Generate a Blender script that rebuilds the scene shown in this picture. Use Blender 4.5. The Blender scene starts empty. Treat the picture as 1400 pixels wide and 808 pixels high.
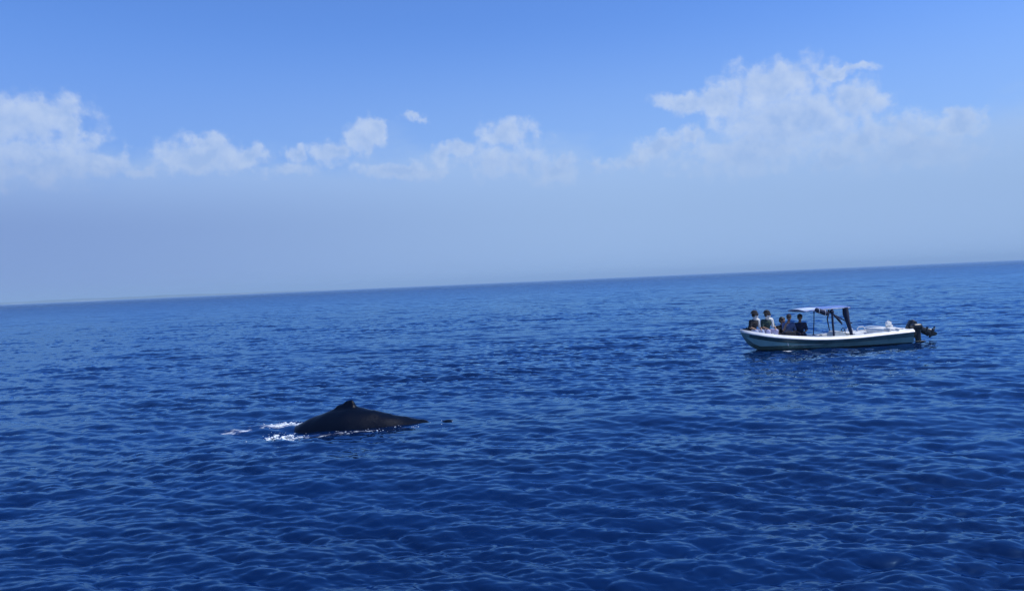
import bpy, bmesh, math, random
import numpy as np
from mathutils import Vector, Matrix

C = bpy.context.scene.collection
R = math.radians

# ------------------------------------------------------------------ camera
CAM_H = 3.0
pitch, roll = R(0.983), R(2.515)
r0 = Vector((1, 0, 0)); u0 = Vector((0, math.sin(pitch), math.cos(pitch)))
fwd = Vector((0, math.cos(pitch), -math.sin(pitch)))
rt = r0 * math.cos(roll) - u0 * math.sin(roll)
up = u0 * math.cos(roll) + r0 * math.sin(roll)
cam = bpy.data.cameras.new('camera'); cam_o = bpy.data.objects.new('camera', cam); C.objects.link(cam_o)
cam.sensor_width = 36; cam.lens = 36 * 1078 / 1400
cam.clip_start = 0.1; cam.clip_end = 40000
m = Matrix((rt, up, -fwd)).transposed().to_4x4(); m.translation = (0, 0, CAM_H)
cam_o.matrix_world = m
bpy.context.scene.camera = cam_o

# ------------------------------------------------------------------ light
SUN_EL, SUN_AZ = R(57), R(100)          # azimuth from +Y towards +X
sun = bpy.data.lights.new('sun', 'SUN'); sun.energy = 3.8; sun.angle = R(0.53); sun.color = (1, .97, .93)
sun_o = bpy.data.objects.new('sun', sun); C.objects.link(sun_o)
sd = Vector((math.sin(SUN_AZ) * math.cos(SUN_EL), math.cos(SUN_AZ) * math.cos(SUN_EL), math.sin(SUN_EL)))
sun_o.rotation_euler = sd.to_track_quat('Z', 'Y').to_euler()
sun_o.location = (0, 0, 60)

sc = bpy.context.scene
sc.view_settings.view_transform = 'Standard'; sc.view_settings.look = 'None'
sc.view_settings.exposure = 0; sc.view_settings.gamma = 1
sc.render.filter_size = 1.1
sc.cycles.use_denoising = True
sc.cycles.denoiser = 'OPENIMAGEDENOISE'; sc.cycles.denoising_prefilter = 'ACCURATE'; sc.cycles.denoising_input_passes = 'RGB_ALBEDO_NORMAL'
sc.cycles.max_bounces = 6; sc.cycles.volume_bounces = 0
sc.cycles.use_adaptive_sampling = False
sc.cycles.caustics_reflective = False; sc.cycles.caustics_refractive = False

# ------------------------------------------------------------------ node helper
class NT:
    def __init__(s, tree): s.t = tree; s.n = tree.nodes; s.l = tree.links
    def new(s, typ, **kw):
        n = s.n.new(typ)
        for k, v in kw.items(): setattr(n, k, v)
        return n
    def put(s, sock, v):
        if isinstance(v, bpy.types.NodeSocket): s.l.new(v, sock)
        else: sock.default_value = v
    def m(s, op, a, b=None, c=None, clamp=False):
        n = s.new('ShaderNodeMath', operation=op, use_clamp=clamp)
        for i, v in enumerate((a, b, c)):
            if v is not None: s.put(n.inputs[i], v)
        return n.outputs[0]
    def v(s, op, a, b=None, c=None, out=0):
        n = s.new('ShaderNodeVectorMath', operation=op)
        for i, v in enumerate((a, b, c)):
            if v is not None: s.put(n.inputs[i], v)
        return n.outputs[out]
    def ramp(s, x, a, b, lo=0., hi=1., smooth=True):
        n = s.new('ShaderNodeMapRange', interpolation_type='SMOOTHSTEP' if smooth else 'LINEAR')
        for i, v in enumerate((x, a, b, lo, hi)): s.put(n.inputs[i], v)
        return n.outputs[0]
    def mix(s, f, a, b, blend='MIX'):
        n = s.new('ShaderNodeMix', data_type='RGBA', blend_type=blend)
        s.put(n.inputs[0], f)
        for i, v in ((6, a), (7, b)):
            if isinstance(v, tuple) and len(v) == 3: v = v + (1,)
            s.put(n.inputs[i], v)
        return n.outputs[2]
    def noise(s, vec, scale, detail=4, rough=.55, lac=2., out=0, dist=0.):
        n = s.new('ShaderNodeTexNoise')
        s.put(n.inputs['Vector'], vec)
        for k, v in (('Scale', scale), ('Detail', detail), ('Roughness', rough), ('Lacunarity', lac), ('Distortion', dist)):
            s.put(n.inputs[k], v)
        return n.outputs[out]

# ------------------------------------------------------------------ sky
world = bpy.data.worlds.new('World'); sc.world = world; world.use_nodes = True
w = NT(world.node_tree); w.n.clear()
tc = w.new('ShaderNodeTexCoord').outputs['Generated']
sky = w.new('ShaderNodeTexSky', sky_type='NISHITA', sun_disc=False)
sky.sun_elevation = SUN_EL; sky.sun_rotation = SUN_AZ
sky.air_density = 1.0; sky.dust_density = .6; sky.ozone_density = 3.0; sky.altitude = 0
SKY_S = 0.10
base = w.mix(1.0, sky.outputs[0], (0.78, 1.15, 1.84), 'MULTIPLY')     # cool white balance of the photograph
sp = w.new('ShaderNodeSeparateXYZ'); w.put(sp.inputs[0], tc)
az = w.m('MULTIPLY', w.m('ARCTAN2', sp.outputs[0], sp.outputs[1]), 57.29578)
azf = w.m('SUBTRACT', w.m('PINGPONG', w.m('ADD', az, 37.), 74.), 37.)   # the cloud line goes on all round the horizon
el = w.m('MULTIPLY', w.m('ARCSINE', sp.outputs[2]), 57.29578)
cmb = w.new('ShaderNodeCombineXYZ'); w.put(cmb.inputs[0], azf); w.put(cmb.inputs[1], el)
P0 = cmb.outputs[0]
warp = w.v('SUBTRACT', w.noise(tc, 26., 5, .58, out=1), (.5, .5, .5))
P = w.v('MULTIPLY_ADD', warp, (3.6, 2.6, 0), P0)
puff = w.noise(tc, 55., 6, .54)
BLOBS = [  # azimuth, elevation, half width, half height in degrees, thinness
 (-33.5,11.0,5.6,2.0,.0),(-29.6,11.6,2.0,1.3,.0),(-28.6,10.6,1.2,1.6,.05),(-27.2,8.7,1.6,1.0,.0),(-31,8.8,4.2,1.9,.1),
 (-21.0,9.4,3.0,1.25,.0),(-20.6,10.0,1.2,.8,.0),(-17.8,9.3,1.7,.9,.1),(-14.8,9.4,.9,.8,.1),(-12.3,9.5,1.6,1.0,.05),
 (-10.2,10.4,1.6,1.3,.1),(-9.4,11.2,1.0,.9,.05),(-6.7,12.0,1.0,.42,.2),
 (.2,10.7,2.7,1.3,.1),(-3.1,9.6,1.3,.7,.05),(-7.2,8.3,3.3,.8,.05),(-.1,8.7,3.5,1.7,.2),(3.4,7.8,2.4,1.2,.15),
 (18.8,12.6,3.8,1.6,.0),(23.0,12.9,2.4,.45,.1),(13.2,12.1,2.4,.75,.0),(15.4,12.0,1.6,1.5,.05),(19.8,10.0,6.0,2.5,.1),
 (24.0,10.9,2.2,1.5,.1),(11.2,8.9,2.0,1.0,.0),(13.0,9.8,1.2,.9,.1),(17.0,8.2,5.5,2.0,.2),
 (29.7,8.3,1.5,.65,.0),(27.0,7.1,5.0,1.3,.15),(22.5,7.1,1.8,.7,.05),(6.8,8.0,1.6,.8,.4),(-24.6,8.5,2.4,.7,.5),(-15.5,8.4,3.0,.7,.5),(9.2,8.3,2.6,.8,.4),(24.5,8.6,5.5,1.9,.32),(29.6,8.7,1.6,.8,-.05),(-4.6,9.2,1.4,.9,.25)]
D = None
for a, e, ra, re, b in BLOBS:
    q = w.v('MULTIPLY_ADD', P, (1/ra, 1/re, 0), (-a/ra, -e/re, 0))
    L = w.v('LENGTH', q, out=1)
    if b: L = w.m('ADD', L, b)
    D = L if D is None else w.m('SMOOTH_MIN', D, L, .16)
Dn = w.m('ADD', D, w.m('MULTIPLY', w.m('SUBTRACT', puff, .5), -1.5))
cov = w.ramp(Dn, 1.30, .42)
puff2 = w.noise(w.v('ADD', tc, (.009, 0, .013)), 55., 6, .54)
relief = w.m('SUBTRACT', puff2, puff)
edge = w.ramp(Dn, .15, .9)                                   # bright rims, duller hearts
lit = w.m('ADD', w.m('ADD', w.m('MULTIPLY', edge, .55), w.m('MULTIPLY', w.ramp(el, 7.0, 12.5), .35)), w.m('MULTIPLY', relief, -1.6), clamp=True)
bank = w.m('MULTIPLY', w.ramp(w.m('ADD', el, w.m('MULTIPLY', w.m('SUBTRACT', w.noise(w.v('MULTIPLY', tc, (1, 1, 2.2)), 11., 6, .55), .5), -6.5)), 10.8, 7.0), .62)
k = 1 / SKY_S
cl_col = w.mix(lit, (.36*k, .51*k, .82*k), (.58*k, .69*k, .89*k))
hz_col = w.mix(w.ramp(az, -38., 12.), (.210*k, .328*k, .645*k), (.325*k, .490*k, .79*k))
veil = w.m('MULTIPLY', w.ramp(el, 19., 8.0), .50)             # thin milky air under the cloud line
s1 = w.mix(veil, base, hz_col)
s1 = w.mix(bank, s1, (.40*k, .56*k, .85*k))
s2 = w.mix(w.m('MULTIPLY', cov, .80), s1, cl_col)
hz = w.ramp(el, 10.0, 4.2, 0, .97)
s3 = w.mix(hz, s2, hz_col)
bg = w.new('ShaderNodeBackground'); w.put(bg.inputs[0], s3); bg.inputs[1].default_value = SKY_S
w.put(w.new('ShaderNodeOutputWorld').inputs[0], bg.outputs[0])

# ------------------------------------------------------------------ materials
def mat(name, col, rough=.5, metal=0., var=.0, vscale=8., bump=0., bscale=60., spec=.5):
    M = bpy.data.materials.new(name); M.use_nodes = True
    t = NT(M.node_tree); b = t.n['Principled BSDF']
    oc = t.new('ShaderNodeTexCoord').outputs['Object']
    c = tuple(col) + (1,)
    if var:
        nz = t.noise(oc, vscale, 5, .6)
        dark = tuple(x * (1 - var) for x in col); lite = tuple(min(1, x * (1 + var * .6)) for x in col)
        t.put(b.inputs['Base Color'], t.mix(t.ramp(nz, .3, .7), dark, lite))
        t.put(b.inputs['Roughness'], t.ramp(nz, .3, .7, rough * .85, min(1, rough * 1.2)))
    else:
        b.inputs['Base Color'].default_value = c; b.inputs['Roughness'].default_value = rough
    b.inputs['Metallic'].default_value = metal; b.inputs['Specular IOR Level'].default_value = spec
    if bump:
        bn = t.new('ShaderNodeBump'); bn.inputs['Strength'].default_value = bump; bn.inputs['Distance'].default_value = .01
        t.put(bn.inputs['Height'], t.noise(oc, bscale, 4)); t.put(b.inputs['Normal'], bn.outputs[0])
    return M

MT = dict(
    white=mat('white_gelcoat', (.80, .80, .77), .35, var=.12, vscale=3),
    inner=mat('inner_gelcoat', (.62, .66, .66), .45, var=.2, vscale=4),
    hull=mat('seafoam_hull_paint', (.19, .35, .34), .3, var=.2, vscale=2),
    stripe=mat('dark_teal_stripe', (.05, .125, .14), .35, var=.25, vscale=3),
    navy=mat('navy_canvas', (.012, .02, .055), .8, var=.3, vscale=14, bump=.4),
    canopy=mat('blue_canopy_canvas', (.13, .22, .50), .7, var=.15, vscale=5, bump=.2),
    canopy_sunlit=mat('sunlit_canopy_front', (.52, .60, .78), .6, var=.12, vscale=6),  # canopy blue whitened in the colour for its sunlit front
    metal=mat('painted_rail_metal', (.75, .76, .78), .3, .3),
    dark=mat('black_motor_paint', (.012, .012, .014), .32, var=.3, vscale=9),
    rubber=mat('black_rubber', (.015, .015, .017), .75, var=.3, vscale=12),
    bag=mat('black_bag_fabric', (.014, .015, .02), .9, var=.35, vscale=20, bump=.6),
    skin=mat('skin', (.30, .17, .11), .5, var=.12, vscale=10),
    hair=mat('dark_hair', (.012, .010, .009), .55, var=.3, vscale=40, bump=.6, bscale=120),
    black_cloth=mat('black_cloth', (.018, .018, .022), .9, var=.3, vscale=18, bump=.4),
    green_cloth=mat('dark_green_cloth', (.02, .05, .045), .9, var=.3, vscale=18, bump=.4),
    navy_cloth=mat('navy_cloth', (.018, .028, .075), .9, var=.3, vscale=18, bump=.4),
    pale_cloth=mat('pale_blue_cloth', (.36, .42, .60), .85, var=.18, vscale=14, bump=.4),
    lav_cloth=mat('lavender_cloth', (.42, .42, .62), .85, var=.18, vscale=14, bump=.4),
    mid_cloth=mat('slate_blue_cloth', (.10, .14, .27), .85, var=.2, vscale=14, bump=.4),
    cushion=mat('cream_cushion', (.72, .72, .68), .6, var=.12, vscale=7, bump=.2),
)

# ------------------------------------------------------------------ the sea: band-limited wave spectra
BANDS = []
def make_band(seed, lam, slope, wind, spread, chop, N=512):
    L = N * lam / 8.
    rng = np.random.default_rng(seed)
    F = np.fft.fft2(rng.standard_normal((N, N)))
    kk = np.fft.fftfreq(N, L / N) * 2 * np.pi
    KX, KY = np.meshgrid(kk, kk, indexing='xy'); K = np.hypot(KX, KY); K[0, 0] = 1
    k0 = 2 * np.pi / lam
    rad = np.exp(-(np.log2(K / k0) / .62) ** 2)
    ang = np.abs((KX * math.cos(wind) + KY * math.sin(wind)) / K)
    flt = rad * (ang ** spread + .05) / K; flt[0, 0] = 0
    G = F * flt
    h = np.fft.ifft2(G).real
    sx = np.fft.ifft2(1j * KX * G).real; sy = np.fft.ifft2(1j * KY * G).real
    s = slope / math.sqrt((sx ** 2 + sy ** 2).mean())
    dx = np.fft.ifft2(-1j * KX / K * G).real * s * chop; dy = np.fft.ifft2(-1j * KY / K * G).real * s * chop
    rot = rng.uniform(-.25, .25)
    BANDS.append((lam, L, rot, rng.uniform(0, L, 2), np.stack([h * s, dx, dy], -1).astype(np.float32)))
W0 = R(80)
for i, (lam, slope, spread) in enumerate([(15, .012, 3), (7.5, .020, 3), (3.6, .044, 3), (1.8, .048, 3), (.9, .098, 3), (.46, .155, 3), (.23, .150, 2.6), (.12, .125, 2.)]):
    make_band(20 + i, lam, slope, W0 + (.35, -.3, .2, -.15, .1, -.25, .2, 0)[i], spread, .75)

def sample(band, x, y):
    lam, L, rot, off, T = band; N = T.shape[0]
    c, s = math.cos(rot), math.sin(rot)
    u = ((x * c + y * s + off[0]) / L * N) % N; v = ((-x * s + y * c + off[1]) / L * N) % N
    i = np.floor(u).astype(np.int32); j = np.floor(v).astype(np.int32)
    fu = (u - i).astype(np.float32)[..., None]; fv = (v - j).astype(np.float32)[..., None]
    i %= N; j %= N; i1 = (i + 1) % N; j1 = (j + 1) % N
    o = (T[j, i] * (1 - fu) + T[j, i1] * fu) * (1 - fv) + (T[j1, i] * (1 - fu) + T[j1, i1] * fu) * fv
    ox = o[..., 1] * c - o[..., 2] * s; oy = o[..., 1] * s + o[..., 2] * c
    return o[..., 0], ox, oy
def gust(x, y):                                            # cat's-paws: ripples come and go in patches
    g = sample(BANDS[0], x * .8 + 31, y * .55 + 7)[0]; q = sample(BANDS[1], x * 1.1 + 5, y * .9)[0]
    return np.clip(1 + .16 * g / GS[0] + .12 * q / GS[1], .55, 1.5)
GS = [float(b[4][..., 0].std()) for b in BANDS[:2]]
def calm(x, y):                                            # the hull and the whale's back smooth the water round them
    a = np.exp(-(((x - 11.85) / 3.6) ** 2 + ((y - 30.3) / 1.3) ** 2) ** 2) * .5
    b = np.exp(-(((x + 3.3) / 1.9) ** 2 + ((y - 17.1) / .9) ** 2) ** 2) * .45
    return 1 - np.maximum(a, b)
def sea_z(x, y):
    x = np.atleast_1d(np.float64(x)); y = np.atleast_1d(np.float64(y))
    g = gust(x, y); return sum(sample(b, x, y)[0] * (g if b[0] < 1 else 1) for b in BANDS) * calm(x, y)

def gauss(x, y, cx, cy, a, b, th=0.):
    c, s = math.cos(th), math.sin(th); X = (x - cx) * c + (y - cy) * s; Y = -(x - cx) * s + (y - cy) * c
    return np.exp(-(X / a) ** 2 - (Y / b) ** 2)

def build_sea():
    rin = np.array([.6, 1.2, 2, 3, 4, 5.0])
    rm = [5.5]
    while rm[-1] < 620:
        d = rm[-1]; rm.append(d + min(d * d * .62 / (788 * CAM_H), (.10 + max(0, d - 23) * .0036)))
    rm = np.array(rm); rf = np.geomspace(rm[-1] * 1.008, 15500, 90)
    r = np.concatenate([rin, rm, rf])
    dense = np.arange(-38.5, 38.501, .094)
    coarse = np.arange(38.5, 321.51, 4.)[1:-1]
    th = np.radians(np.concatenate([dense, coarse])); nd = len(dense); nt = len(th)
    X = r[:, None] * np.sin(th); Y = r[:, None] * np.cos(th)
    dr = np.gradient(r)[:, None] * np.ones(nt)
    dth = np.where(np.arange(nt) < nd, R(.094), R(4))
    dth[nd - 1] = dth[0] = R(2)
    spc = np.maximum(dr * .9, r[:, None] * dth * .6); gu = gust(X, Y)
    Z = np.zeros_like(X); DX = np.zeros_like(X); DY = np.zeros_like(X); lost = np.zeros_like(X)
    for b in BANDS:
        wt = np.clip((b[0] / spc - .7) / 1.1, 0, 1); wt = wt * wt * (3 - 2 * wt)
        h, ox, oy = sample(b, X, Y)
        if b[0] < 1: wt = wt * gu
        Z += h * wt; DX += ox * wt; DY += oy * wt; 
        if b[0] < 5: lost += np.clip(1 - wt, 0, 1) * .1667
    cm = calm(X, Y)
    V = np.stack([X + DX * cm, Y + DY * cm, Z * cm], -1).reshape(-1, 3)
    V = np.concatenate([V, [[0, 0, 0]]]).astype(np.float32)
    nr = len(r)
    I = np.arange(nr - 1)[:, None] * nt; J = np.arange(nt)[None]; J1 = (J + 1) % nt
    Q = np.stack([I + J, I + J1, I + nt + J1, I + nt + J], -1).reshape(-1, 4)
    c = len(V) - 1
    T = np.stack([np.full(nt, c), J1[0], J[0]], -1)
    loops = np.concatenate([Q.ravel(), T.ravel()]).astype(np.int32)
    starts = np.concatenate([np.arange(len(Q)) * 4, len(Q) * 4 + np.arange(len(T)) * 3]).astype(np.int32)
    me = bpy.data.meshes.new('sea')
    me.vertices.add(len(V)); me.vertices.foreach_set('co', V.ravel())
    me.loops.add(len(loops)); me.loops.foreach_set('vertex_index', loops)
    me.polygons.add(len(starts)); me.polygons.foreach_set('loop_start', starts)
    me.polygons.foreach_set('use_smooth', np.ones(len(starts), bool))
    me.update(calc_edges=True); me.validate()
    if me.polygons[5000].normal.z < 0: me.flip_normals()
    # white water, by where it lies on the sea
    f = (1.2 * gauss(X, Y, -4.80, 15.95, .36, .30) + 1.05 * gauss(X, Y, -5.2, 17.75, .62, .26) + .75 * gauss(X, Y, -6.25, 17.4, .6, .3)
         + .55 * gauss(X, Y, -3.2, 16.72, .9, .14) + .5 * gauss(X, Y, -2.3, 16.95, .6, .14) + .6 * gauss(X, Y, -4.1, 16.5, .7, .3)
         + 1.15 * gauss(X, Y, 10.35, 29.28, .45, .22) + .4 * gauss(X, Y, 12.2, 29.3, 1.8, .12))
    at = me.attributes.new('foam', 'FLOAT', 'POINT'); at.data.foreach_set('value', np.append(f, 0).astype(np.float32).ravel())
    at = me.attributes.new('lost', 'FLOAT', 'POINT'); at.data.foreach_set('value', np.append(lost, 1).astype(np.float32).ravel())
    o = bpy.data.objects.new('sea', me); C.objects.link(o); o['kind'] = 'structure'
    M = bpy.data.materials.new('sea_water'); M.use_nodes = True; t = NT(M.node_tree); t.n.clear()
    pos = t.new('ShaderNodeNewGeometry').outputs['Position']
    lostn = t.new('ShaderNodeAttribute', attribute_name='lost').outputs['Fac']
    fo = t.new('ShaderNodeAttribute', attribute_name='foam').outputs['Fac']
    pst = t.v('MULTIPLY', pos, (.55, 1., 1.))
    n1 = t.noise(pst, 7., 3, .55); n2 = t.noise(pst, 1.6, 5, .62)
    n4 = t.noise(t.v('MULTIPLY', pos, (.35, 1., 1.)), .42, 4, .62); n3 = t.noise(t.v('MULTIPLY', pos, (.45, 1., 1.)), .33, 3, .6)
    b1 = t.new('ShaderNodeBump'); b1.inputs['Distance'].default_value = .02; t.put(b1.inputs['Height'], n1); b1.inputs['Strength'].default_value = .3
    b2 = t.new('ShaderNodeBump'); b2.inputs['Distance'].default_value = .55; t.put(b2.inputs['Height'], n2)
    t.put(b2.inputs['Strength'], t.ramp(lostn, .3, 1., 0., .8)); t.put(b2.inputs['Normal'], b1.outputs[0])
    b4 = t.new('ShaderNodeBump'); b4.inputs['Distance'].default_value = 1.9; t.put(b4.inputs['Height'], n4)
    t.put(b4.inputs['Strength'], t.ramp(lostn, .35, 1., 0., .45)); t.put(b4.inputs['Normal'], b2.outputs[0])
    fn = t.noise(t.v('MULTIPLY', pos, (.6, 1., 1.)), 6.5, 6, .68)
    fmask = t.ramp(t.m('ADD', fo, t.m('MULTIPLY', t.m('SUBTRACT', fn, .5), 1.9)), .56, 1.12)
    fmask = t.m('MULTIPLY', fmask, t.ramp(fo, .05, .3))
    body = t.mix(t.ramp(n3, .3, .7), (.0009, .0085, .044), (.0015, .015, .070))
    nrm = b4.outputs[0]
    df = t.new('ShaderNodeBsdfDiffuse'); t.put(df.inputs['Color'], body); t.put(df.inputs['Normal'], nrm)
    gl = t.new('ShaderNodeBsdfGlossy', distribution='MULTI_GGX'); gl.inputs['Color'].default_value = (.44, .735, 1, 1); t.put(gl.inputs['Normal'], nrm)
    t.put(gl.inputs['Roughness'], t.ramp(lostn, .1, 1., .05, .30))
    fr = t.new('ShaderNodeFresnel'); fr.inputs['IOR'].default_value = 1.56; t.put(fr.inputs['Normal'], nrm)
    mx = t.new('ShaderNodeMixShader'); t.put(mx.inputs[0], t.m('MULTIPLY', fr.outputs[0], t.ramp(lostn, .3, 1., 1., .95))); t.put(mx.inputs[1], df.outputs[0]); t.put(mx.inputs[2], gl.outputs[0])
    fd = t.new('ShaderNodeBsdfDiffuse'); fd.inputs['Color'].default_value = (.78, .82, .85, 1); t.put(fd.inputs['Normal'], nrm)
    m2 = t.new('ShaderNodeMixShader'); t.put(m2.inputs[0], fmask); t.put(m2.inputs[1], mx.outputs[0]); t.put(m2.inputs[2], fd.outputs[0])
    t.put(t.new('ShaderNodeOutputMaterial').inputs['Surface'], m2.outputs[0])
    me.materials.append(M)
build_sea()

# ------------------------------------------------------------------ far coast
def build_coast():
    rng = random.Random(4); bm = bmesh.new(); rows = []
    n = 150
    for i in range(n + 1):
        a = R(-44 + 33 * i / n); d0 = 7200 + 600 * math.sin(i * .05)
        fade = min(1, (n - i) / 60)
        h = .62 * (20 + 14 * fade + 4 * math.sin(i * .21) + 2.5 * math.sin(i * .63 + 1)) * (fade ** .6) + rng.uniform(-.8, .8) * fade
        ring = []
        for dd, hh in ((0, -2), (40, 1.5), (160, h * .75), (420, h), (900, h * .9), (1500, -2)):
            ring.append(bm.verts.new(((d0 + dd) * math.sin(a), (d0 + dd) * math.cos(a), max(hh, -2))))
        rows.append(ring)
    for p, q in zip(rows, rows[1:]):
        for j in range(5): bm.faces.new((p[j], q[j], q[j + 1], p[j + 1]))
    bmesh.ops.recalc_face_normals(bm, faces=bm.faces)
    me = bpy.data.meshes.new('coast'); bm.to_mesh(me); bm.free()
    for p in me.polygons: p.use_smooth = True
    o = bpy.data.objects.new('coast', me); C.objects.link(o); o['kind'] = 'structure'
    M = bpy.data.materials.new('coast_scrub_and_sand'); M.use_nodes = True; t = NT(M.node_tree); b = t.n['Principled BSDF']
    pos = t.new('ShaderNodeNewGeometry').outputs['Position']
    sz = t.new('ShaderNodeSeparateXYZ'); t.put(sz.inputs[0], pos)
    sand = t.m('MULTIPLY', t.ramp(sz.outputs[2], 5., 2.), t.ramp(t.noise(pos, .004, 3), .52, .6))
    t.put(b.inputs['Base Color'], t.mix(sand, t.mix(t.noise(pos, .02, 4), (.03, .06, .05), (.07, .11, .08)), (.5, .47, .40)))
    b.inputs['Roughness'].default_value = .95
    me.materials.append(M)
build_coast()

# ------------------------------------------------------------------ mesh helpers
def link(name, me, material, parent=None, smooth=True):
    if smooth:
        for p in me.polygons: p.use_smooth = True
    if material is not None: me.materials.append(material)
    o = bpy.data.objects.new(name, me); C.objects.link(o)
    if parent is not None: o.parent = parent
    return o
def obj(name, bm, material, parent=None, smooth=True, sharp=40):
    bmesh.ops.recalc_face_normals(bm, faces=bm.faces)
    me = bpy.data.meshes.new(name); bm.to_mesh(me); bm.free()
    o = link(name, me, material, parent, smooth)
    if smooth: me.set_sharp_from_angle(angle=R(sharp))
    return o
def tag(o, label, cat, group=None):
    o['label'] = label; o['category'] = cat
    if group: o['group'] = group
    return o
def box(bm, c, s, bev=.0, rot=None):
    res = bmesh.ops.create_cube(bm, size=1)
    M4 = Matrix.Translation(c) @ (rot.to_4x4() if rot else Matrix()) @ Matrix.Diagonal((*s, 1))
    bmesh.ops.transform(bm, matrix=M4, verts=res['verts'])
    if bev:
        es = list({e for v in res['verts'] for e in v.link_edges})
        bmesh.ops.bevel(bm, geom=es, offset=bev, segments=3, affect='EDGES', profile=.6)
def basis(d):
    d = d.normalized(); a = Vector((0, 0, 1)) if abs(d.z) < .9 else Vector((1, 0, 0))
    u = d.cross(a).normalized(); return u, d.cross(u)
def capsule(bm, p0, p1, ra, rb, seg=10, cap=3):
    p0, p1 = Vector(p0), Vector(p1); d = (p1 - p0); L = d.length; d = d.normalized(); u, v = basis(d)
    rings = []
    for i in range(cap + 1):
        a = -math.pi / 2 + math.pi / 2 * i / cap; rings.append((p0 + d * (ra * math.sin(a)), ra * math.cos(a)))
    for i in range(cap + 1):
        a = math.pi / 2 * i / cap; rings.append((p1 + d * (rb * math.sin(a)), rb * math.cos(a)))
    prev = None
    for c, r in rings:
        if r < 1e-5: cur = [bm.verts.new(c)]
        else: cur = [bm.verts.new(c + (u * math.cos(t) + v * math.sin(t)) * r) for t in (2 * math.pi * i / seg for i in range(seg))]
        if prev:
            if len(prev) == 1:
                for i in range(seg): bm.faces.new((prev[0], cur[i], cur[(i + 1) % seg]))
            elif len(cur) == 1:
                for i in range(seg): bm.faces.new((prev[i], cur[0], prev[(i + 1) % seg]))
            else:
                for i in range(seg): bm.faces.new((prev[i], cur[i], cur[(i + 1) % seg], prev[(i + 1) % seg]))
        prev = cur
def ball(bm, c, s, rot=None, sub=2):
    res = bmesh.ops.create_icosphere(bm, subdivisions=sub, radius=1)
    M4 = Matrix.Translation(c) @ (rot.to_4x4() if rot else Matrix()) @ Matrix.Diagonal((*s, 1))
    bmesh.ops.transform(bm, matrix=M4, verts=res['verts'])
def tube(bm, pts, r, seg=8):
    pts = [Vector(p) for p in pts]; prev = None; u = None
    for i, p in enumerate(pts):
        d = (pts[min(i + 1, len(pts) - 1)] - pts[max(i - 1, 0)]).normalized()
        if u is None: u, v = basis(d)
        else: u = (u - d * u.dot(d)).normalized(); v = d.cross(u)
        rr = r[i] if isinstance(r, (list, tuple)) else r
        cur = [bm.verts.new(p + (u * math.cos(t) + v * math.sin(t)) * rr) for t in (2 * math.pi * k / seg for k in range(seg))]
        if prev:
            for k in range(seg): bm.faces.new((prev[k], cur[k], cur[(k + 1) % seg], prev[(k + 1) % seg]))
        else: bm.faces.new(cur[::-1])
        prev = cur
    bm.faces.new(prev)
def fuse(name, bm, material, parent=None, voxel=.01, smooth_it=4):
    """one continuous skin grown over overlapping forms"""
    bmesh.ops.recalc_face_normals(bm, faces=bm.faces)
    me = bpy.data.meshes.new('raw'); bm.to_mesh(me); bm.free()
    t = bpy.data.objects.new('raw', me); C.objects.link(t)
    md = t.modifiers.new('r', 'REMESH'); md.mode = 'VOXEL'; md.voxel_size = voxel
    if smooth_it:
        s = t.modifiers.new('s', 'SMOOTH'); s.iterations = smooth_it; s.factor = .5
    dg = bpy.context.evaluated_depsgraph_get()
    me2 = bpy.data.meshes.new_from_object(t.evaluated_get(dg)); me2.name = name
    bpy.data.objects.remove(t); bpy.data.meshes.remove(me)
    return link(name, me2, material, parent)
def cr(keys, x):
    """smooth interpolation through (x, value) keys"""
    xs = [k[0] for k in keys]; ys = [k[1] for k in keys]
    if x <= xs[0]: return ys[0]
    if x >= xs[-1]: return ys[-1]
    i = max(j for j in range(len(xs)) if xs[j] <= x); i = min(i, len(xs) - 2)
    def tan(j):
        if j == 0: return (ys[1] - ys[0]) / (xs[1] - xs[0])
        if j == len(xs) - 1: return (ys[-1] - ys[-2]) / (xs[-1] - xs[-2])
        return (ys[j + 1] - ys[j - 1]) / (xs[j + 1] - xs[j - 1])
    h = xs[i + 1] - xs[i]; t = (x - xs[i]) / h
    return ((2*t**3 - 3*t*t + 1) * ys[i] + (t**3 - 2*t*t + t) * h * tan(i) + (-2*t**3 + 3*t*t) * ys[i+1] + (t**3 - t*t) * h * tan(i+1))

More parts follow.
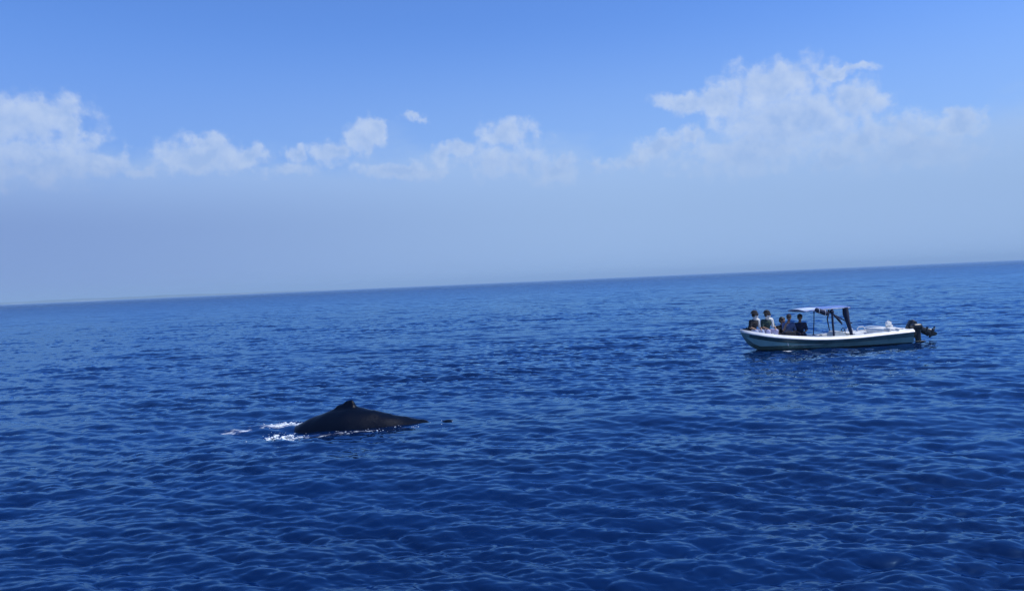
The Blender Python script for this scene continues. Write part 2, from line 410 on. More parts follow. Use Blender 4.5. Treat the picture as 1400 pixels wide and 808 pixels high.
# ------------------------------------------------------------------ the whale
def build_whale():
    root_xy = (-3.70, 17.45)
    top = [(-4.2, -2.4), (-3.4, -1.75), (-2.6, -1.05), (-1.9, -.42), (-1.45, -.10), (-1.25, .06), (-.95, .20), (-.62, .335), (-.38, .415), (-.1, .455), (.15, .44), (.42, .385),
           (.75, .305), (1.05, .225), (1.35, .155), (1.6, .095), (1.76, .03), (1.86, .02), (1.98, .085), (2.14, .095), (2.32, .0), (2.8, -.22), (3.4, -.6)]
    hz = [(-4.2, .12), (-3.8, .3), (-3.0, .52), (-2.0, .66), (-1.0, .70), (0, .62), (1.0, .42), (1.8, .26), (2.4, .20), (2.75, .22), (3.0, .55), (3.25, .75), (3.4, .05)]
    vr = [(-4.2, .10), (-3.8, .28), (-3.0, .55), (-2.0, .74), (-1.0, .80), (0, .72), (1.0, .52), (1.8, .34), (2.4, .22), (2.75, .13), (3.0, .05), (3.25, .03), (3.4, .01)]
    fin = [(-.42, 0), (-.33, .02), (-.27, .07), (-.21, .082), (-.15, .092), (-.09, .135), (0, .15), (.06, .148), (.09, .12), (.115, .06), (.14, .02), (.24, 0)]
    bm = bmesh.new(); n = 260; seg = 72; prev = None; rng = random.Random(3)
    for i in range(n + 1):
        x = -4.2 + 7.6 * i / n
        zt, a, b = cr(top, x), max(.01, cr(hz, x)), max(.006, cr(vr, x))
        fz = max(0, cr(fin, x)) + (.012 * max(0, math.sin(x * 17)) if .5 < x < 1.9 else 0)
        cur = []
        for k in range(seg):
            t = 2 * math.pi * k / seg
            # dense round the ridge so the fin is thin
            tt = t - .55 * math.sin(t)
            cx = math.sin(tt) * a; cz = math.cos(tt) * b
            ridge = math.exp(-(cx / .075) ** 2) if math.cos(tt) > 0 else 0
            cx *= 1 - .10 * max(0, math.cos(tt))
            lump = .008 * math.sin(x * 5.1 + 3 * tt) + .005 * math.sin(x * 13 - 5 * tt)
            cur.append(bm.verts.new((x, cx, zt - b + cz * (1 + lump * 1.5) + fz * ridge)))
        if prev:
            for k in range(seg): bm.faces.new((prev[k], cur[k], cur[(k + 1) % seg], prev[(k + 1) % seg]))
        else: bm.faces.new(cur)
        prev = cur
    bm.faces.new(prev)
    M = bpy.data.materials.new('wet_whale_skin'); M.use_nodes = True; t = NT(M.node_tree); b = t.n['Principled BSDF']
    oc = t.new('ShaderNodeTexCoord').outputs['Object']
    n1 = t.noise(oc, 3., 6, .65); n2 = t.noise(t.v('MULTIPLY', oc, (3., 40., 40.)), 2., 3, .5)
    scr = t.m('MULTIPLY', t.ramp(n2, .66, .72), t.ramp(n1, .5, .62))
    t.put(b.inputs['Base Color'], t.mix(scr, t.mix(n1, (.001, .003, .010), (.002, .0055, .016)), (.010, .018, .03)))
    t.put(b.inputs['Roughness'], t.ramp(n1, .35, .7, .30, .45))
    bn = t.new('ShaderNodeBump'); bn.inputs['Strength'].default_value = .35; bn.inputs['Distance'].default_value = .02
    t.put(bn.inputs['Height'], t.noise(oc, 14., 5, .6)); t.put(b.inputs['Normal'], bn.outputs[0])
    b.inputs['Specular IOR Level'].default_value = .07
    o = obj('humpback_whale', bm, M, sharp=80)
    o.location = (*root_xy, -.09); o.scale = (1.04,) * 3
    tag(o, 'dark whale back with a small hooked dorsal fin arching out of the blue sea', 'whale')
    # spray and broken white water
    rng = random.Random(11); bm = bmesh.new()
    def drops(n, cx, cy, sx, sy, zmax, rmin, rmax):
        for _ in range(n):
            x, y = rng.gauss(cx, sx), rng.gauss(cy, sy); z = float(sea_z(x, y)[0])
            hgt = rng.random() ** 2.2 * zmax; s = rng.uniform(rmin, rmax) * (1 - .6 * hgt / max(zmax, .01))
            res = bmesh.ops.create_icosphere(bm, subdivisions=1, radius=1)
            for v in res['verts']: v.co *= rng.uniform(.75, 1.2)
            bmesh.ops.transform(bm, matrix=Matrix.Translation((x, y, z + hgt)) @ Matrix.Rotation(rng.uniform(0, 6), 4, 'Z') @ Matrix.Diagonal((s * rng.uniform(1, 2.4), s * rng.uniform(.8, 1.4), s * rng.uniform(.4, .9), 1)), verts=res['verts'])
    def churn(n, cx, cy, sx, sy, smin, smax, zk):
        for _ in range(n):
            x, y = rng.gauss(cx, sx), rng.gauss(cy, sy); z = float(sea_z(x, y)[0]); s = rng.uniform(smin, smax)
            ball(bm, (x, y, z + s * zk * rng.random()), (s * rng.uniform(1, 2.6), s * rng.uniform(.7, 1.3), s * rng.uniform(.3, .8)), Matrix.Rotation(rng.uniform(-.5, .5), 3, 'Z'), 1)
    churn(44, -4.82, 15.92, .15, .10, .014, .045, 2.2)
    churn(16, -4.62, 16.1, .2, .12, .02, .05, 1.0)
    churn(30, -5.10, 17.75, .34, .09, .012, .036, .8)
    churn(12, -3.45, 16.68, .45, .05, .010, .022, .8)
    me = fuse('churn', bm, None, None, .014, 2).data; bm = bmesh.new(); bm.from_mesh(me)
    for v in bm.verts:
        p = v.co; v.co = p + v.normal * (.010 * math.sin(p.x * 83 + p.z * 60) * math.sin(p.y * 71 + p.x * 31))
    bpy.data.objects.remove(bpy.data.objects['churn'])
    drops(90, -4.78, 15.95, .26, .13, .18, .005, .016)
    drops(30, -5.1, 17.75, .34, .12, .10, .005, .014)
    drops(20, -3.25, 16.62, .45, .06, .06, .005, .014)
    drops(14, -2.15, 16.9, .3, .06, .08, .005, .014)
    W = mat('white_spray', (.66, .72, .77), .35, var=.1, vscale=20)
    s = obj('splash', bm, W); s['kind'] = 'stuff'
    tag(s, 'white spray and broken water where the whale back meets the sea', 'splash')
build_whale()

# ------------------------------------------------------------------ the boat
BOAT = bpy.data.objects.new('motorboat', None); C.objects.link(BOAT)
BOAT.location = (11.85, 30.3, 0.0); BOAT.rotation_euler = (R(-1.0), 0, R(4.0))
tag(BOAT, 'long low open fishing boat with pale teal hull, white gunwale and blue canopy', 'boat')
LB = 3.18
def xs(s): return -LB + 2 * LB * s
SHEER = [(-3.18, .74), (-2.8, .64), (-2.2, .53), (-1.4, .44), (-.4, .37), (.8, .37), (2.0, .43), (3.2, .49)]
BEAM = [(-3.18, .05), (-2.98, .30), (-2.5, .62), (-1.7, .86), (-.6, .98), (.8, 1.0), (2.2, .95), (3.3, .86)]
KEEL = [(-3.18, .62), (-3.06, .42), (-2.9, .20), (-2.6, .02), (-2.2, -.12), (-1.2, -.2), (0, -.22), (3.3, -.2)]
CHB = [(-3.18, .04), (-3.0, .14), (-2.5, .34), (-1.7, .62), (-.6, .80), (.8, .85), (3.3, .78)]
CHZ = [(-3.18, .66), (-3.0, .42), (-2.5, .20), (-1.7, .08), (-.6, .03), (3.3, .05)]
def fsheer(x): return cr(SHEER, x)
def fbeam(x): return cr(BEAM, x)
DECK = .14
def strip(bm, rows, closed=False):
    # skins a run of cross-sections
    prev = None
    for row in rows:
        cur = [bm.verts.new(p) for p in row]
        if prev:
            k = len(cur)
            for i in range(k if closed else k - 1): bm.faces.new((prev[i], cur[i], cur[(i + 1) % k], prev[(i + 1) % k]))
        else: first = cur
        prev = cur
    if closed: bm.faces.new(first[::-1]); bm.faces.new(prev)
XS = [xs(i / 60) for i in range(61)]
# outer hull, shell with thickness
bm = bmesh.new(); rows = []
for x in XS:
    b, z, cb, cz, kz = fbeam(x), fsheer(x), cr(CHB, x), cr(CHZ, x), cr(KEEL, x)
    half = [(0, kz), (cb * .5, kz + (cz - kz) * .42), (cb, cz), (cb + (b - cb) * .45, cz + (z - cz) * .38), (b - .012, z - .11), (b, z - .02)]
    bi = max(b - .07, .01)
    din = max(DECK, kz + .1)
    inner = [(bi, z - .02), (bi - .02 if bi > .03 else bi * .5, min(din + .02, z - .05)), (0, min(din, z - .06))]
    R_ = half + inner
    ring = [(x, -y, zz) for y, zz in R_] + [(x, y, zz) for y, zz in R_[-2:0:-1]]
    rows.append(ring)
strip(bm, rows, closed=True)
hull = obj('hull', bm, MT['hull'], BOAT, sharp=35)
for sgn in (-1, 1):
    bm = bmesh.new(); rows = []
    for x in XS:
        b, z = fbeam(x), fsheer(x); o_, i_ = b + .045, max(b - .13, 0.0)
        rows.append([(x, sgn * p, q) for p, q in ((i_, z), (i_ + .02, z + .07), (i_ + .06, z + .075), (o_ - .01, z - .012), (o_, z - .03), (o_, z - .05), (o_ - .03, z - .06), (max(b - .015, .01), z - .055), (max(b - .015, .008), z - .005))])
    strip(bm, rows, closed=True); obj('gunwale', bm, MT['white'], BOAT, sharp=50)
    bm = bmesh.new(); rows = []
    for x in XS[2:]:
        x = min(x, 3.17)
        b, z, cb, cz = fbeam(x), fsheer(x), cr(CHB, x), cr(CHZ, x)
        p1 = Vector((cb + (b - cb) * .45, cz + (z - cz) * .38)); p2 = Vector((b - .012, z - .11)); p3 = Vector((b, z - .05))
        nv = Vector(((p2 - p1).y, -(p2 - p1).x)).normalized(); q0 = p1.lerp(p2, .30); q1 = p1.lerp(p2, .36)
        pts = [q0 + nv * .002, q1 + nv * .014, p2 + nv * .014, p3 + Vector((.012, 0)), p3 - Vector((.02, 0)), p2 - nv * .02, q0 - nv * .02]
        rows.append([(x, sgn * max(p.x, .004), p.y) for p in pts])
    strip(bm, rows, closed=True); obj('rub_rail', bm, MT['stripe'], BOAT, sharp=50)
# transom cap
bm = bmesh.new(); box(bm, (3.16, 0, fsheer(3.2) - .0), (.12, 1.62, .09), .02); obj('transom_cap', bm, MT['white'], BOAT)
# decks
def deck_piece(name, x0, x1, z0, z1, inset, material, th=.03, n=16):
    bm = bmesh.new(); rows = []
    for i in range(n + 1):
        x = x0 + (x1 - x0) * i / n; z = z0 + (z1 - z0) * i / n; b = max(fbeam(x) - inset, .02)
        rows.append([(x, -b, z), (x, b, z), (x, b, z - th), (x, -b, z - th)])
    strip(bm, rows, closed=True); return obj(name, bm, material, BOAT, smooth=False)
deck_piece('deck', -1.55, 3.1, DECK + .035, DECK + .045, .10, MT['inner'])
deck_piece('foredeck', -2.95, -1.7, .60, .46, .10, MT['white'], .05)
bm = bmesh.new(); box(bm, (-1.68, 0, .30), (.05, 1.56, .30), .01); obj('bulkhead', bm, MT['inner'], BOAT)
# benches with pad
for x, wdt, hgt in ((-1.15, .34, .36), (-.25, .34, .36), (1.15, .40, .42)):
    bm = bmesh.new(); b = fbeam(x) - .10
    box(bm, (x, 0, hgt - .02), (wdt, 2 * b, .045), .012); box(bm, (x, 0, (DECK + .045 + hgt - .045) / 2), (wdt * .7, 2 * b * .9, hgt - .045 - DECK - .045), .01)
    o = obj('bench', bm, MT['white'], BOAT)
    bm = bmesh.new(); box(bm, (x, 0, hgt + .03), (wdt * .92, 1.5 * b, .05), .02); obj('cushion', bm, MT['cushion'], o)
# stern locker and side lockers
bm = bmesh.new(); box(bm, (2.55, 0, .36), (.85, 1.45, .38), .03); box(bm, (2.2, 0, .565), (.10, 1.40, .05), .015); box(bm, (2.88, 0, .565), (.10, 1.40, .05), .015); lk = obj('stern_locker', bm, MT['white'], BOAT)
bm = bmesh.new(); box(bm, (2.55, -.36, .575), (.56, .6, .035), .012); obj('lid', bm, MT['cushion'], lk)
bm = bmesh.new(); box(bm, (2.55, .36, .575), (.56, .6, .035), .012); obj('lid', bm, MT['cushion'], lk)
for sgn in (-1, 1):
    bm = bmesh.new(); box(bm, (1.2, sgn * .78, .29), (1.75, .2, .24), .02); obj('side_locker', bm, MT['cushion'], BOAT)
# console
bm = bmesh.new()
prof = [(-.02, DECK + .045), (.46, DECK + .045), (.46, .44), (.34, .56), (.10, .57), (.0, .46)]
for sgn in (-1,):
    a = [bm.verts.new((.35 + p, -.30, q)) for p, q in prof]; b_ = [bm.verts.new((.35 + p, .34, q)) for p, q in prof]
    bm.faces.new(a); bm.faces.new(b_[::-1])
    for i in range(len(prof)): bm.faces.new((a[i], b_[i], b_[(i + 1) % 6], a[(i + 1) % 6]))
bmesh.ops.bevel(bm, geom=list(bm.edges), offset=.02, segments=2, affect='EDGES')
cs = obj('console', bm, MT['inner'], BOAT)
bm = bmesh.new(); N = 20
pts = [Vector((.86, .02 + .15 * math.cos(t), .52 + .15 * math.sin(t))) for t in (2 * math.pi * i / N for i in range(N + 1))]
tube(bm, pts, .014, 6)
for t in (0.5, 2.6, 4.7): tube(bm, [(.84, .02, .52), (.86, .02 + .15 * math.cos(t), .52 + .15 * math.sin(t))], .009, 6)
tube(bm, [(.79, .02, .50), (.85, .02, .52)], .02, 8)
obj('steering_wheel', bm, MT['rubber'], cs)
# canopy frame
def canz(x): return 1.475 + .035 * x - .02 * ((x - .1) / .9) ** 2
for (x0, y0, x1, y1, r) in ((.06, -.86, .10, -.74, .038), (.06, .86, .10, .74, .018)):
    bm = bmesh.new(); z0 = fsheer(x0) + .03; z1 = canz(x1) - .02
    tube(bm, [(x0, y0, z0), (x0 + .01, (y0 + y1) / 2 - .02 * (1 if y0 > 0 else -1), (z0 + z1) / 2), (x1 - .02, y1, z1)], r, 10); ball(bm, (x1 - .03, y1, z1 - .12), (2.2 * r, 2.2 * r, 2.3 * r)); ball(bm, (x0, y0, z0), (.06, .06, .02))
    obj('post', bm, MT['navy'], BOAT)
for (x0, y0, x1, y1, kr) in ((.76, -.86, .60, -.74, 1), (.76, .86, .66, .74, .3)):
    bm = bmesh.new(); z0 = fsheer(x0) + .03; z1 = canz(x1) - .01
    tube(bm, [(x0, y0, z0), (x0 - .06, y0 * .98, z0 + .25), (x0 - .13, y0 * .94, z0 + .6), (x1 + .01, y1, z0 + .85), (x1, y1, z1)], [kr * q for q in (.05, .065, .085, .115, .10)], 12)
    obj('post', bm, MT['navy'], BOAT)
for sgn in (-1,):
    bm = bmesh.new(); tube(bm, [(.10, sgn * .75, 1.27), (.32, sgn * .78, 1.02), (.42, sgn * .8, .86)], [.03, .05, .03], 8); tube(bm, [(.2, sgn * .76, 1.2), (.55, sgn * .79, .98), (.80, sgn * .82, .88)], .022, 8)
    obj('brace', bm, MT['navy'], BOAT)
bm = bmesh.new(); rows = []
for i in range(25):
    x = -.95 + 1.74 * i / 24; z = canz(x); hw = .80 - .3 * max(0, (-x - .7))
    row = []
    for j in range(13):
        y = -hw + 2 * hw * j / 12; row.append((x, y, z + .045 * (1 - (y / hw) ** 2) + .008 * math.sin(x * 9 + y * 4)))
    rows.append(row + [(p[0], p[1], p[2] - .022) for p in row[::-1]])
strip(bm, rows, closed=True); can = obj('canopy', bm, MT['canopy'], BOAT, sharp=60)
bm = bmesh.new(); rows = []
for i in range(11):
    x = -.99 + .60 * i / 10; z = canz(x); hw = .80 - .3 * max(0, (-x - .7)) + .012
    row = [(x, -hw, z - .04)] + [(x, -hw + 2 * hw * j / 12, z + .006 + .045 * (1 - ((-hw + 2 * hw * j / 12) / hw) ** 2)) for j in range(13)] + [(x, hw, z - .04)]
    rows.append(row + [(p[0], p[1] * .985, p[2] + .012) for p in row[::-1]])
strip(bm, rows, closed=True); obj('sunlit_front', bm, MT['canopy_sunlit'], can, sharp=60)  # pale sheet over the canopy front, sunlight put into its colour
bm = bmesh.new(); tube(bm, [(-.93, -.74, canz(-.93) - .02), (-.6, -.79, canz(-.6) - .02), (.1, -.79, canz(.1) - .02), (.76, -.79, canz(.76) - .02)], .02, 8)
tube(bm, [(-.93, .74, canz(-.93) - .02), (-.6, .79, canz(-.6) - .02), (.1, .79, canz(.1) - .02), (.76, .79, canz(.76) - .02)], .02, 8)
for x in (.1, .76): tube(bm, [(x, -.79, canz(x) - .025), (x, 0, canz(x) + .01), (x, .79, canz(x) - .025)], .02, 8)
obj('canopy_frame', bm, MT['metal'], BOAT)
# grab rails on the far gunwale and aft
for (x0, x1, y, h) in ((1.44, 1.66, .86, .17), (1.88, 2.16, .86, .17)):
    bm = bmesh.new(); z = fsheer(x0) + .03
    pts = [(x0, y, z), (x0 - .01, y, z + h * .6), (x0 + .05, y, z + h), (x1 - .05, y, z + h), (x1 + .01, y, z + h * .6), (x1, y, z)]
    tube(bm, pts, .028, 8); obj('grab_rail', bm, MT['metal'], BOAT)
bm = bmesh.new(); tube(bm, [(2.16, .86, .60), (2.4, .85, .63), (2.8, .83, .60), (3.05, .80, .55)], .016, 8); obj('rope', bm, MT['metal'], BOAT)
# outboards
def outboard(x, y, z, tilt, label):
    root = bpy.data.objects.new('outboard_motor', None); C.objects.link(root); root.parent = BOAT
    root.location = (x, y, z); root.rotation_euler = (0, R(tilt), 0); root['label'] = label
    bm = bmesh.new(); box(bm, (.10, 0, .10), (.38, .25, .19), .06); box(bm, (.13, 0, .0), (.30, .2, .06), .02)
    for v in bm.verts:
        if v.co.z > .14: v.co.x = .10 + (v.co.x - .10) * .86; v.co.y *= .86
    obj('cowling', bm, MT['dark'], root)
    bm = bmesh.new(); rows = []
    for z, a, b_, cx in ((.02, .15, .09, .12), (-.2, .125, .07, .13), (-.42, .115, .05, .15), (-.56, .13, .045, .17), (-.62, .15, .05, .18)):
        rows.append([(cx + a * math.cos(t), b_ * math.sin(t), z) for t in (2 * math.pi * i / 14 for i in range(14))])
    strip(bm, rows, closed=True)
    box(bm, (.20, 0, -.47), (.26 if tilt else .42, .13 if tilt else .20, .022), .008)                      # anti-ventilation plate
    capsule(bm, (.06, 0, -.70), (.34, 0, -.70), .035, .05, 12); box(bm, (.18, 0, -.64), (.2, .05, .12), .01)
    vs = [bm.verts.new(p) for p in ((.08, -.01, -.73), (.30, -.01, -.73), (.30, -.006, -.88), (.22, -.006, -.89), (.08, .01, -.73), (.30, .01, -.73), (.30, .006, -.88), (.22, .006, -.89))]
    for q in ((0, 1, 2, 3), (7, 6, 5, 4), (0, 4, 5, 1), (1, 5, 6, 2), (2, 6, 7, 3), (3, 7, 4, 0)): bm.faces.new([vs[i] for i in q])
    obj('leg', bm, MT['dark'], root)
    bm = bmesh.new(); capsule(bm, (.39, 0, -.70), (.47, 0, -.70), .04, .025, 10)
    for kx in range(3):
        a = 2 * math.pi * kx / 3 + .4; M3 = Matrix.Rotation(a, 3, 'X') @ Matrix.Rotation(.5, 3, 'Z')
        ball(bm, Vector((.43, 0, -.70)) + Matrix.Rotation(a, 3, 'X') @ Vector((0, 0, .06)), (.008, .026, .042), Matrix.Rotation(a, 3, 'X') @ Matrix.Rotation(.5, 3, 'Z'))
    pr = obj('propeller', bm, MT['dark'], root)
    if tilt: pr.scale = (.9, .6, .6); pr.location = (.03, 0, -.28)
    bm = bmesh.new(); box(bm, (-.10, 0, -.12), (.26, .20, .24), .02); obj('bracket', bm, MT['rubber'], root)
    if tilt: root.scale = (1.12, 1.12, 1.12)
outboard(3.38, -.52, .53, 0, 'black outboard motor with its leg down in the water')
outboard(3.50, -.16, .51, -60, 'black outboard motor tilted up, its propeller clear of the water')

# ------------------------------------------------------------------ loose things aboard
def on_boat(o, p, rz=0):
    Mb = Matrix.LocRotScale(BOAT.location, BOAT.rotation_euler.to_quaternion(), None)
    o.matrix_world = Mb @ Matrix.Translation(p) @ Matrix.Rotation(rz, 4, 'Z'); return o
def bag(p, s, rz, label, strapz):
    bm = bmesh.new(); box(bm, (0, 0, s[2] / 2), s, min(s) * .28)
    for v in bm.verts: v.co += Vector((math.sin(v.co.z * 21 + v.co.x * 9), math.sin(v.co.x * 17), math.sin(v.co.y * 19 + v.co.x * 13))) * .012
    o = obj('duffel_bag', bm, MT['bag']); on_boat(o, p, rz); tag(o, label, 'bag')
    bm = bmesh.new(); n = 8
    tube(bm, [(-s[0] * .25 + s[0] * .5 * i / n, 0, s[2] * .96 + strapz * math.sin(math.pi * i / n)) for i in range(n + 1)], .014, 6); obj('handle', bm, MT['rubber'], o)
bag((-1.58, -.62, .475), (.46, .26, .20), .05, 'black duffel bag lying on the near gunwale in front of the seated people', .03)
bag((-2.86, .16, .585), (.34, .3, .24), .3, 'black bag on the bow deck left of the foremost person', .04)
bm = bmesh.new(); capsule(bm, (-.17, 0, .065), (.18, 0, -.065), .085, .095, 16, 4)
for v in bm.verts:
    a = math.atan2(v.co.z, v.co.y); v.co += Vector((0, math.cos(a), math.sin(a))) * (.006 * math.sin(v.co.x * 40 + 2 * a))
o = obj('canvas_roll', bm, MT['navy']); on_boat(o, (-.36, -.80, canz(-.36) - .09), 0); tag(o, 'short black canvas roll hanging under the front edge of the canopy', 'canvas roll')
bm = bmesh.new(); tube(bm, [(-.02, -.012, .11), (0, 0, .0), (.01, .012, .11)], .01, 6)
for dx in (-.12, .12): 
    tube(bm, [Vector((dx, .102 * math.cos(t), -dx * .36 + .102 * math.sin(t))) for t in (2 * math.pi * i / 14 for i in range(15))], .012, 6)
obj('strap', bm, MT['metal'], o)
# jerrycan at the stern
bm = bmesh.new(); box(bm, (0, 0, .13), (.26, .17, .26), .04); jc = obj('jerrycan', bm, MT['white']); on_boat(jc, (2.90, .40, .592), .2); jc.scale = (.78,) * 3
tag(jc, 'white plastic jerrycan standing on the stern locker by the motors', 'jerrycan')
bm = bmesh.new(); tube(bm, [(-.08, 0, .25), (-.07, 0, .31), (.04, 0, .31), (.05, 0, .25)], .018, 8); obj('handle', bm, MT['white'], jc)
bm = bmesh.new(); capsule(bm, (.09, 0, .25), (.09, 0, .285), .03, .03, 10); obj('cap', bm, MT['stripe'], jc)

bm = bmesh.new(); rng = random.Random(8)
for q in range(9): ball(bm, (rng.uniform(-.2, .2), rng.uniform(-.07, .07), .06 + rng.uniform(-.01, .05)), (rng.uniform(.09, .15), rng.uniform(.06, .1), rng.uniform(.05, .08)), Matrix.Rotation(rng.uniform(-.6, .6), 3, 'Z'))
o = fuse('tarpaulin', bm, MT['cushion'], None, .012, 2); on_boat(o, (2.34, -.80, .50), .05); tag(o, 'crumpled white tarpaulin bundle lying on the near gunwale towards the stern', 'tarpaulin')
bm = bmesh.new(); box(bm, (0, 0, .12), (.42, .30, .24), .025); o = obj('cooler', bm, mat('blue_cooler_plastic', (.05, .12, .36), .4, var=.15)); on_boat(o, (1.62, .25, .19), .1); tag(o, 'blue cooler box with white lid standing on the deck behind the canopy', 'cooler')
bm = bmesh.new(); box(bm, (0, 0, .265), (.44, .32, .05), .015); obj('lid', bm, MT['white'], o)
bm = bmesh.new()
pts = [Vector(((.12 + .012 * math.sin(a * 2.3)) * math.cos(a), (.12 + .012 * math.sin(a * 1.7)) * math.sin(a) * .9, .02 + .011 * a / 3)) for a in (i * .35 for i in range(80))]
tube(bm, pts, .012, 6); o = obj('rope_coil', bm, MT['cushion']); on_boat(o, (2.5, -.35, .594), 0); tag(o, 'coil of pale rope lying on the stern locker lid', 'rope')
# ------------------------------------------------------------------ people
def person(p, face, label, top_m, leg_m, lean=.15, turn=0., knees=(.42, .42), drop=(.40, .40), spread=(.0, .0), arms='knees', hat=None, tuck=(0., 0.), sun_hat=False):
    """a seated figure: origin on the seat, looking along -Y, then turned by `face` on the boat"""
    V = Vector
    hip = [V((s * .095, -.02, .10)) for s in (-1, 1)]
    chest = V((0, -lean * .75 - .02, .42)); neck0 = V((0, -lean - .02, .56)); neck1 = neck0 + V((0, -.03, .08))
    head = neck1 + V((0, -.03, .125)); HR = Matrix.Rotation(turn, 3, 'Z') @ Matrix.Rotation(.10, 3, 'X')
    sh = [V((s * .185, neck0.y + .01, .505)) for s in (-1, 1)]
    knee, ank = [], []
    for i, s in enumerate((-1, 1)):
        kx = s * (.11 + spread[i]); dz = .02
        knee.append(V((kx, -knees[i], .10 + dz))); ank.append(V((kx * .95, -knees[i] + .03 + tuck[i], .10 - drop[i])))
    elb, wri = [], []
    for i, s in enumerate((-1, 1)):
        if arms == 'knees': wr = knee[i] + V((0, .04, .085)); e = (sh[i] + wr) / 2 + V((s * .09, .07, -.07))
        elif arms == 'up' and i == 0: wr = head + V((s * .10, -.17, .0)); e = sh[i] + V((s * .10, -.16, -.2))
        else: wr = V((s * .13, -.30, .20)); e = sh[i] + V((s * .08, -.02, -.26))
        d = (wr - e); wr = e + d.normalized() * min(d.length, .26)
        elb.append(e); wri.append(wr)
    bm = bmesh.new()
    capsule(bm, V((-.07, 0, .10)), V((.07, 0, .10)), .125, .125); capsule(bm, V((0, 0, .12)), chest, .135, .15); capsule(bm, V((-.09, chest.y, .44)), V((.09, chest.y, .44)), .115, .115)
    capsule(bm, chest, neck0, .12, .07); capsule(bm, neck0, neck1, .058, .054)
    for i in (0, 1):
        capsule(bm, sh[i], neck0 + V((0, 0, -.04)), .065, .06)
        capsule(bm, sh[i], elb[i], .056, .043); capsule(bm, elb[i], wri[i], .042, .030)
        capsule(bm, hip[i], knee[i], .088, .060); capsule(bm, knee[i], ank[i] , .056, .036)
        capsule(bm, ank[i] + V((0, .02, -.035)), ank[i] + V((0, -.15, -.045)), .038, .030)
        # hand: palm, four fingers, thumb
        d = (wri[i] - elb[i]).normalized(); pd = (d + V((0, -.3, -.5))).normalized(); u, v = basis(pd); s = (-1, 1)[i]
        side = V((1, 0, 0)); side = (side - pd * side.dot(pd)).normalized(); nor = pd.cross(side)
        if nor.z > 0: nor = -nor
        pc = wri[i] + pd * .05
        for kf in range(4):
            off = side * ((kf - 1.5) * .021); base_ = wri[i] + pd * .088 + off; ln = (.062, .074, .070, .054)[kf] if s < 0 else (.054, .070, .074, .062)[kf]
            capsule(bm, wri[i] + off * .6, base_, .015, .0115, 6, 2)
            mid = base_ + (pd * .9 + nor * .35).normalized() * ln * .55; tip = mid + (pd * .5 + nor * .85).normalized() * ln * .5
            capsule(bm, base_, mid, .0105, .0095, 6, 2); capsule(bm, mid, tip, .0095, .008, 6, 2)
        tb = wri[i] + pd * .03 - side * (s * .025); t1 = tb + (pd * .6 - side * s * .8).normalized() * .045
        capsule(bm, tb, t1, .013, .011, 6, 2); capsule(bm, t1, t1 + (pd * .9 + nor * .3 - side * s * .2).normalized() * .035, .011, .009, 6, 2)
    def H(q): return head + HR @ V(q)
    ball(bm, H((0, .012, .025)), (.078, .098, .098), HR); ball(bm, H((0, -.022, -.045)), (.060, .072, .072), HR); ball(bm, H((0, -.055, -.082)), (.034, .034, .030), HR)
    capsule(bm, H((0, -.088, .012)), H((0, -.110, -.028)), .012, .018, 8, 3)
    for s in (-1, 1):
        ball(bm, H((s * .080, .012, -.005)), (.012, .026, .036), HR); ball(bm, H((s * .034, -.082, .034)), (.026, .016, .010), HR); ball(bm, H((s * .045, -.072, -.022)), (.024, .022, .018), HR)
    for zz in (-.060, -.073): capsule(bm, H((-.02, -.088, zz)), H((.02, -.088, zz)), .009, .009, 6, 2)
    root = fuse('person', bm, MT['skin'], None, .0075, 3)
    tag(root, label, 'person', 'people sitting in the boat')
    # eyes
    for s in (-1, 1):
        bm = bmesh.new(); ball(bm, H((s * .031, -.0775, .012)), (.015, .012, .011), HR); obj('eye', bm, MT['hair'], root)
    # shirt
    bm = bmesh.new()
    capsule(bm, V((-.075, 0, .12)), V((.075, 0, .12)), .140, .140); capsule(bm, V((0, 0, .13)), chest, .150, .165); capsule(bm, V((-.09, chest.y, .44)), V((.09, chest.y, .44)), .130, .130)
    capsule(bm, chest, neck0 + V((0, 0, -.03)), .14, .085)
    for i in (0, 1):
        capsule(bm, sh[i], neck0 + V((0, 0, -.06)), .080, .075); capsule(bm, sh[i], sh[i] + (elb[i] - sh[i]) * .82, .073, .066)
    sh_o = fuse('shirt', bm, top_m, root, .012, 3)
    bm = bmesh.new(); capsule(bm, V((-.07, .01, .09)), V((.07, .01, .09)), .145, .145)
    for i in (0, 1):
        capsule(bm, hip[i], knee[i], .105, .078); capsule(bm, knee[i], knee[i] + (ank[i] - knee[i]) * .86, .078, .062)
    fuse('trousers', bm, leg_m, root, .012, 3)
    for i in (0, 1):
        bm = bmesh.new(); capsule(bm, ank[i] + V((0, .025, -.04)), ank[i] + V((0, -.155, -.052)), .046, .038); fuse('shoe', bm, MT['rubber'], root, .009, 2)
    bm = bmesh.new()
    if hat:
        ball(bm, H((0, .012, .055)), (.094, .114, .085), HR, 3); ball(bm, H((0, .03, .02)), (.092, .100, .09), HR, 3)
        rows = []
        ball(bm, H((0, -.10, .055)), (.075, .085, .016), HR, 3)
        fuse('cap', bm, hat, root, .01, 2)
        bm = bmesh.new(); ball(bm, H((0, .045, -.01)), (.088, .08, .085), HR, 3); fuse('hair', bm, MT['hair'], root, .012, 2)
    elif sun_hat:
        ball(bm, H((0, .035, .07)), (.112, .125, .10), HR, 3); rows = []
        for t in range(25):
            a = 2 * math.pi * t / 24; c, q = math.cos(a), math.sin(a)
            rows.append([H((c * ra, .03 + q * ra * 1.08, zz)) for ra, zz in ((.09, .075), (.152, .040), (.155, .026), (.09, .055))])
        strip(bm, rows); bmesh.ops.remove_doubles(bm, verts=bm.verts, dist=1e-4)
        obj('sun_hat', bm, MT['black_cloth'], root)
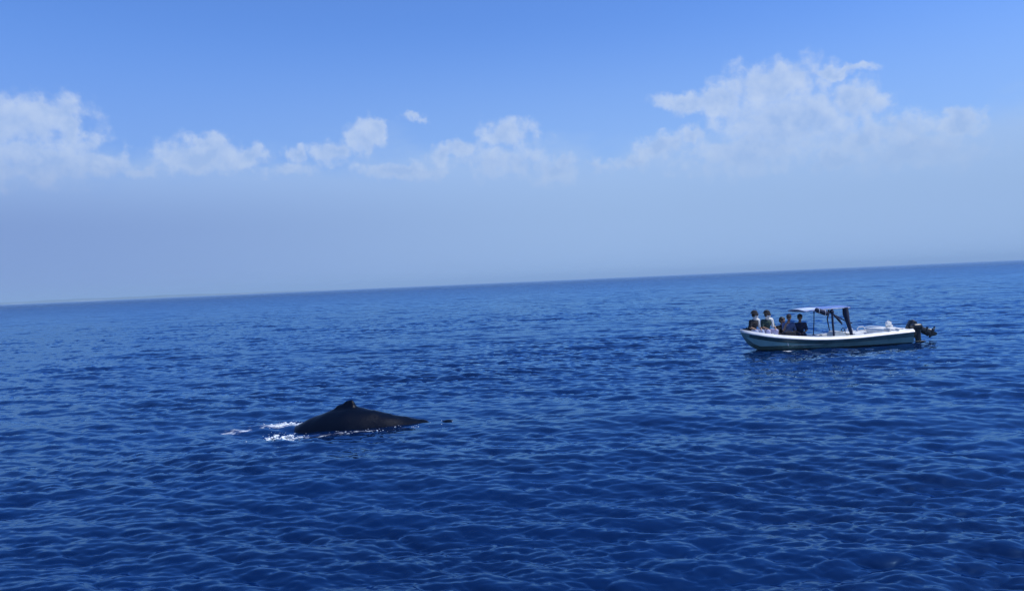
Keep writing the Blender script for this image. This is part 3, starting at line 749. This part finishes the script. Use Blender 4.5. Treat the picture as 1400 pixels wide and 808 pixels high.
        bm = bmesh.new(); ball(bm, H((0, .05, -.01)), (.092, .085, .10), HR, 3); fuse('hair', bm, MT['hair'], root, .011, 2)
        bm = bmesh.new(); ball(bm, H((0, -.03, -.066)), (.074, .086, .058), HR, 3); capsule(bm, H((0, .0, -.10)), neck0 + V((0, -.01, .03)), .072, .082); capsule(bm, neck0 + V((.06, 0, .02)), sh[1] + V((.01, -.01, .03)), .075, .085); capsule(bm, sh[1] + V((.01, -.02, .02)), sh[1] + V((.03, -.07, -.22)), .085, .06); fuse('sunlit_side_cloth', bm, MT['cushion'], root, .011, 2)  # white cloth added for the sunlit side of head and shoulder
    else:
        ball(bm, H((0, .028, .055)), (.100, .110, .092), HR, 3); ball(bm, H((0, .055, .0)), (.096, .085, .105), HR, 3)
        for s in (-1, 1): ball(bm, H((s * .062, -.005, .065)), (.042, .075, .05), HR, 2)
        fuse('hair', bm, MT['hair'], root, .011, 2)
    on_boat(root, p, face)
    return root
person((-2.70, .22, .58), R(28), 'person in black shirt, dark hat and white cloth standing in for sunlight, foremost in the bow', MT['black_cloth'], MT['pale_cloth'], lean=.16, turn=.75, knees=(.36, .40), drop=(.22, .24), spread=(.0, .06), tuck=(-.08, -.1), sun_hat=True)
person((-2.11, .30, .565), R(14), 'person in dark green shirt, dark hat and white cloth standing in for sunlight, second from the bow', MT['green_cloth'], MT['lav_cloth'], lean=.12, turn=.7, knees=(.40, .42), drop=(.36, .34), spread=(.02, .1), tuck=(0, .02), sun_hat=True)
person((-1.41, .62, .285), R(20), 'person in black clothes sitting low behind the black bag on the gunwale', MT['black_cloth'], MT['navy_cloth'], lean=.10, turn=.2, knees=(.40, .40), drop=(.12, .12), tuck=(-.1, -.1))
person((-1.29, .12, .405), R(5), 'person in slate blue shirt and dark cap sitting on the front bench', MT['mid_cloth'], MT['black_cloth'], lean=.06, turn=-.3, knees=(.40, .38), drop=(.24, .24), arms='up', hat=MT['black_cloth'], tuck=(-.08, -.06))
person((-.73, .36, .375), R(-12), 'person in navy clothes nearest the canopy, behind the front bench', MT['navy_cloth'], MT['navy_cloth'], lean=.14, turn=-.1, knees=(.40, .40), drop=(.20, .20), tuck=(-.05, -.05))

# ------------------------------------------------------------------ sea air
bm = bmesh.new(); box(bm, (0, 0, 28), (33000, 33000, 64))
hz_o = obj('haze', bm, None, smooth=False); hz_o['kind'] = 'stuff'
M = bpy.data.materials.new('sea_air'); M.use_nodes = True; t = NT(M.node_tree); t.n.clear()
pv = t.new('ShaderNodeVolumePrincipled'); pv.inputs['Color'].default_value = (.60, .83, 1, 1); pv.inputs['Density'].default_value = .00024; pv.inputs['Anisotropy'].default_value = 0
t.put(t.new('ShaderNodeOutputMaterial').inputs['Volume'], pv.outputs[0])
hz_o.data.materials.append(M)
